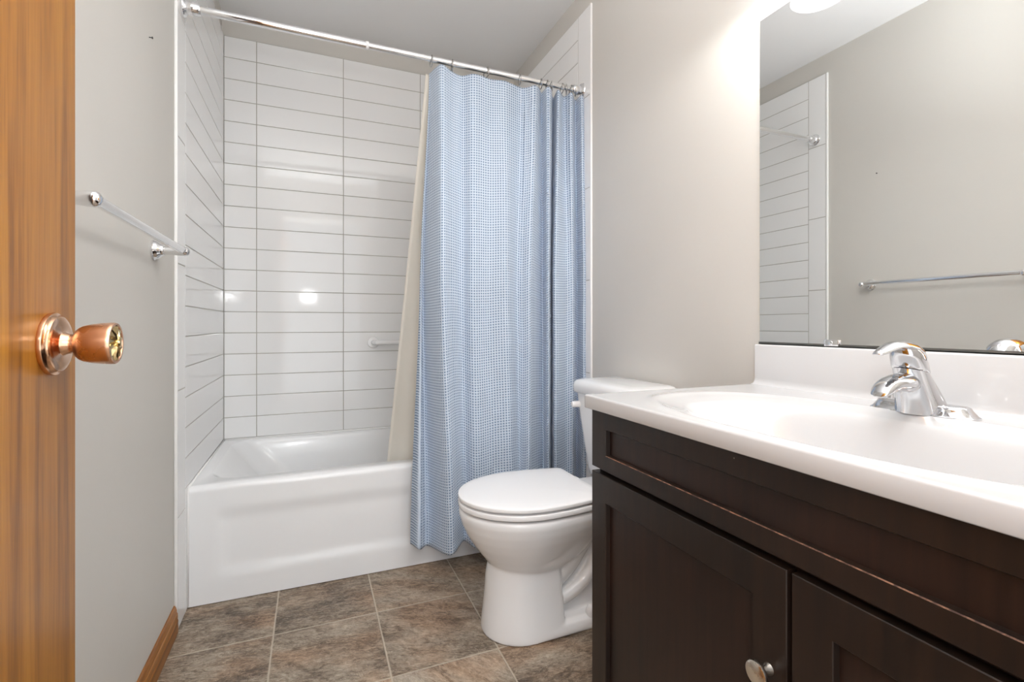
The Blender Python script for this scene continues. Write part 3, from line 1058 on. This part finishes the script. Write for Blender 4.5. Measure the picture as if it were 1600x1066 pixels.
# backsplash with a cove at the foot
pr = [(XBK - 0.016, CZ), (XBK - 0.009, CZ + 0.0012), (XBK - 0.004, CZ + 0.004), (XBK - 0.001, CZ + 0.009), (XBK, CZ + 0.016), (XBK, 0.9115), (XBK + 0.002, 0.9145), (XBK + 0.005, 0.916),
      (XR - 0.001, 0.916), (XR - 0.001, CZ - CTH), (XBK - 0.016, CZ - CTH)]
loft(bm, [[Vector((x, y, z)) for x, z in pr] for y in (CY0, CY1 - 0.001)])
obj('backsplash', bm, M['marble'], ctop, angle=35)
bm = BM(); lathe(bm, (BX - 0.004, BY, CZ - 0.1265), (0, 0, 1), [(0, 0.022), (0.004, 0.022), (0.005, 0.019), (0.004, 0.014), (0.007, 0.013), (0.008, 0.0)], 28)
obj('drain', bm, M['chrome'], ctop, angle=40)

# ------------------------------------------------------------------ faucet
FX, FY, FZ = 1.398, 0.521, 0.8105
fa = thing('faucet', (FX, FY, FZ), 'chrome single lever faucet on the white sink top', 'faucet')
bm = BM()
pl = lambda hy, hx, z: [Vector((FX + hx * (abs(math.cos(a)) ** 0.55) * (1 if math.cos(a) >= 0 else -1), FY + hy * (abs(math.sin(a)) ** 0.45) * (1 if math.sin(a) >= 0 else -1), z)) for a in [2 * PI * k / 64 for k in range(64)]]
loft(bm, [pl(0.080, 0.028, FZ - 0.002), pl(0.080, 0.028, FZ + 0.003), pl(0.076, 0.025, FZ + 0.006), pl(0.070, 0.0215, FZ + 0.014), pl(0.068, 0.020, FZ + 0.018), pl(0.064, 0.017, FZ + 0.020), pl(0.03, 0.008, FZ + 0.021)])
obj('base_plate', bm, M['faucet_chrome'], fa, angle=45)
bm = BM()


def ell(cx, cy, cz, rx, ry, tilt=0.0, n=36):
    out = []
    for k in range(n):
        a = 2 * PI * k / n
        dx = rx * math.cos(a)
        out.append(Vector((cx + dx * math.cos(tilt), cy + ry * math.sin(a), cz + dx * math.sin(tilt))))
    return out


BODY = [(1.397, 0.8115, 0.036, 0.040, 0), (1.396, 0.822, 0.0355, 0.0385, 0), (1.390, 0.840, 0.033, 0.035, .06), (1.382, 0.858, 0.030, 0.031, .12), (1.373, 0.874, 0.0275, 0.028, .2), (1.366, 0.886, 0.0262, 0.0262, .27)]
loft(bm, [ell(x, FY, z, rx, ry, -t) for x, z, rx, ry, t in BODY])
obj('body', bm, M['faucet_chrome'], fa, angle=55)
bm = BM()
# spout: flattened section swept forward and drooping at the tip
SP = [(1.376, 0.867, 0.018, 0.018), (1.348, 0.8675, 0.0175, 0.0215), (1.326, 0.867, 0.0155, 0.0225), (1.308, 0.866, 0.012, 0.0205), (1.295, 0.8615, 0.0105, 0.019), (1.284, 0.855, 0.008, 0.0165), (1.277, 0.8495, 0.005, 0.013), (1.2735, 0.847, 0.0015, 0.006)]
loops = []
for i, (x, z, rh, rw) in enumerate(SP):
    loops.append([Vector((x - 0.25 * rh * math.sin(a), FY + rw * math.cos(a), z + rh * math.sin(a))) for a in [2 * PI * k / 28 for k in range(28)]])
loft(bm, loops)
obj('spout', bm, M['faucet_chrome'], fa)
bm = BM(); lathe(bm, (1.297, FY, 0.857), (-0.08, 0, -1), [(0, 0.0105), (0.012, 0.0105), (0.013, 0.0095), (0.0135, 0.0)], 24)
obj('aerator', bm, M['faucet_chrome'], fa, angle=40)
bm = BM()
# handle: a dome cap over the body with a blade reaching forward
CAPS = [(1.3655, 0.8875, 0.0268, 0.0268, .28), (1.3645, 0.891, 0.0275, 0.0275, .28), (1.360, 0.905, 0.0268, 0.0272, .30), (1.3555, 0.917, 0.0245, 0.0255, .32), (1.352, 0.926, 0.020, 0.021, .34), (1.350, 0.931, 0.012, 0.013, .34), (1.349, 0.9325, 0.003, 0.003, .34)]
loft(bm, [ell(x, FY, z, rx, ry, -t) for x, z, rx, ry, t in CAPS])
BL = [(1.385, 0.902, 0.004, 0.010), (1.379, 0.915, 0.008, 0.0185), (1.366, 0.926, 0.0085, 0.0225), (1.350, 0.933, 0.0075, 0.0225), (1.330, 0.9355, 0.006, 0.0205), (1.312, 0.934, 0.005, 0.018), (1.296, 0.929, 0.0042, 0.015), (1.283, 0.9235, 0.0038, 0.012), (1.275, 0.9205, 0.0032, 0.009), (1.2715, 0.9195, 0.0012, 0.004)]
loft(bm, [[Vector((x + 0.1 * rh * math.sin(a), FY + rw * math.cos(a), z + rh * math.sin(a) - 0.25 * rw * abs(math.cos(a)) ** 2)) for a in [2 * PI * k / 28 for k in range(28)]] for x, z, rh, rw in BL])
obj('lever_handle', bm, M['faucet_chrome'], fa)

# ------------------------------------------------------------------ mirror
mi = thing('wall_mirror', (1.5145, 0.45, 0.918), 'large frameless mirror on the right wall above the white backsplash', 'mirror')
bm = BM()
MX = 1.5120
box(bm, MX, XR - 0.0005, -0.05, 0.957, 0.9225, 1.789)
for f in bm.faces:
    f.material_index = 0 if f.normal.x < -0.5 else 1
obj('mirror_glass', bm, [M['mirror'], M['glass_edge']], mi, smooth=False, recalc=False)
bm = BM()
box(bm, MX - 0.004, MX - 0.002, -0.05, 0.957, 0.9165, 0.9228)
box(bm, MX - 0.004, XR - 0.001, -0.05, 0.957, 0.9165, 0.9185)
obj('bottom_channel', bm, M['channel'], mi, smooth=False)
bm = BM()
box(bm, MX - 0.0055, MX - 0.0008, 0.742, 0.776, 0.918, 0.9335, 0.0018, 2)
lathe(bm, (MX - 0.004, 0.759, 0.9255), (-1, 0, 0), [(0, 0.005), (0.003, 0.0045), (0.0042, 0.0)], 16)
obj('mirror_clip', bm, M['chrome'], mi, angle=40)

# ------------------------------------------------------------------ vanity light above the mirror
vl = thing('vanity_light', (1.50, 0.62, 1.96), 'vanity light with bright glass shades above the mirror', 'vanity light')
bm = BM(); box(bm, 1.492, XR - 0.0005, 0.20, 1.04, 1.925, 2.02, 0.006, 3); obj('back_plate', bm, M['chrome'], vl, angle=40)
for y in LAMP_Y:
    bm = BM()
    tube(bm, catmull([(1.495, y, 1.975), (1.45, y, 1.985), (1.405, y, 1.995), (LAMP_X, y, 1.985), (LAMP_X, y, 1.962)], 6), 0.007, 12)
    arm = obj('arm', bm, M['chrome'], vl)
    bm = BM(); lathe(bm, (LAMP_X, y, 1.967), (0, 0, -1), [(0, 0.012), (0.004, 0.022), (0.030, 0.024), (0.032, 0.012)], 24); obj('socket', bm, M['chrome'], arm, angle=40)
    bm = BM()
    prof = [(0.0, 0.028), (0.012, 0.036), (0.035, 0.046), (0.065, 0.053), (0.095, 0.059), (0.118, 0.066), (0.122, 0.068)]
    loops = []
    d0 = LAMP_Z + 0.122
    for h, r in prof + [(0.122, 0.066)] + [(h, r - 0.003) for h, r in reversed(prof)]:
        loops.append([Vector((LAMP_X + r * math.cos(2 * PI * k / 40), y + r * math.sin(2 * PI * k / 40), d0 - h)) for k in range(40)])
    loft(bm, loops, False, False)
    obj('lamp_shade', bm, M['shade'], vl)
    bm = BM(); lathe(bm, (LAMP_X, y, 1.937), (0, 0, -1), [(0, 0.012), (0.02, 0.014), (0.04, 0.024), (0.055, 0.0275), (0.07, 0.024), (0.08, 0.012), (0.083, 0.0)], 24)
    obj('bulb', bm, M['bulb'], vl)
    point_light('vanity_bulb_light', (LAMP_X, y, LAMP_Z + 0.012), BULB_POWER, 0.022, (1, 0.99, 0.975))
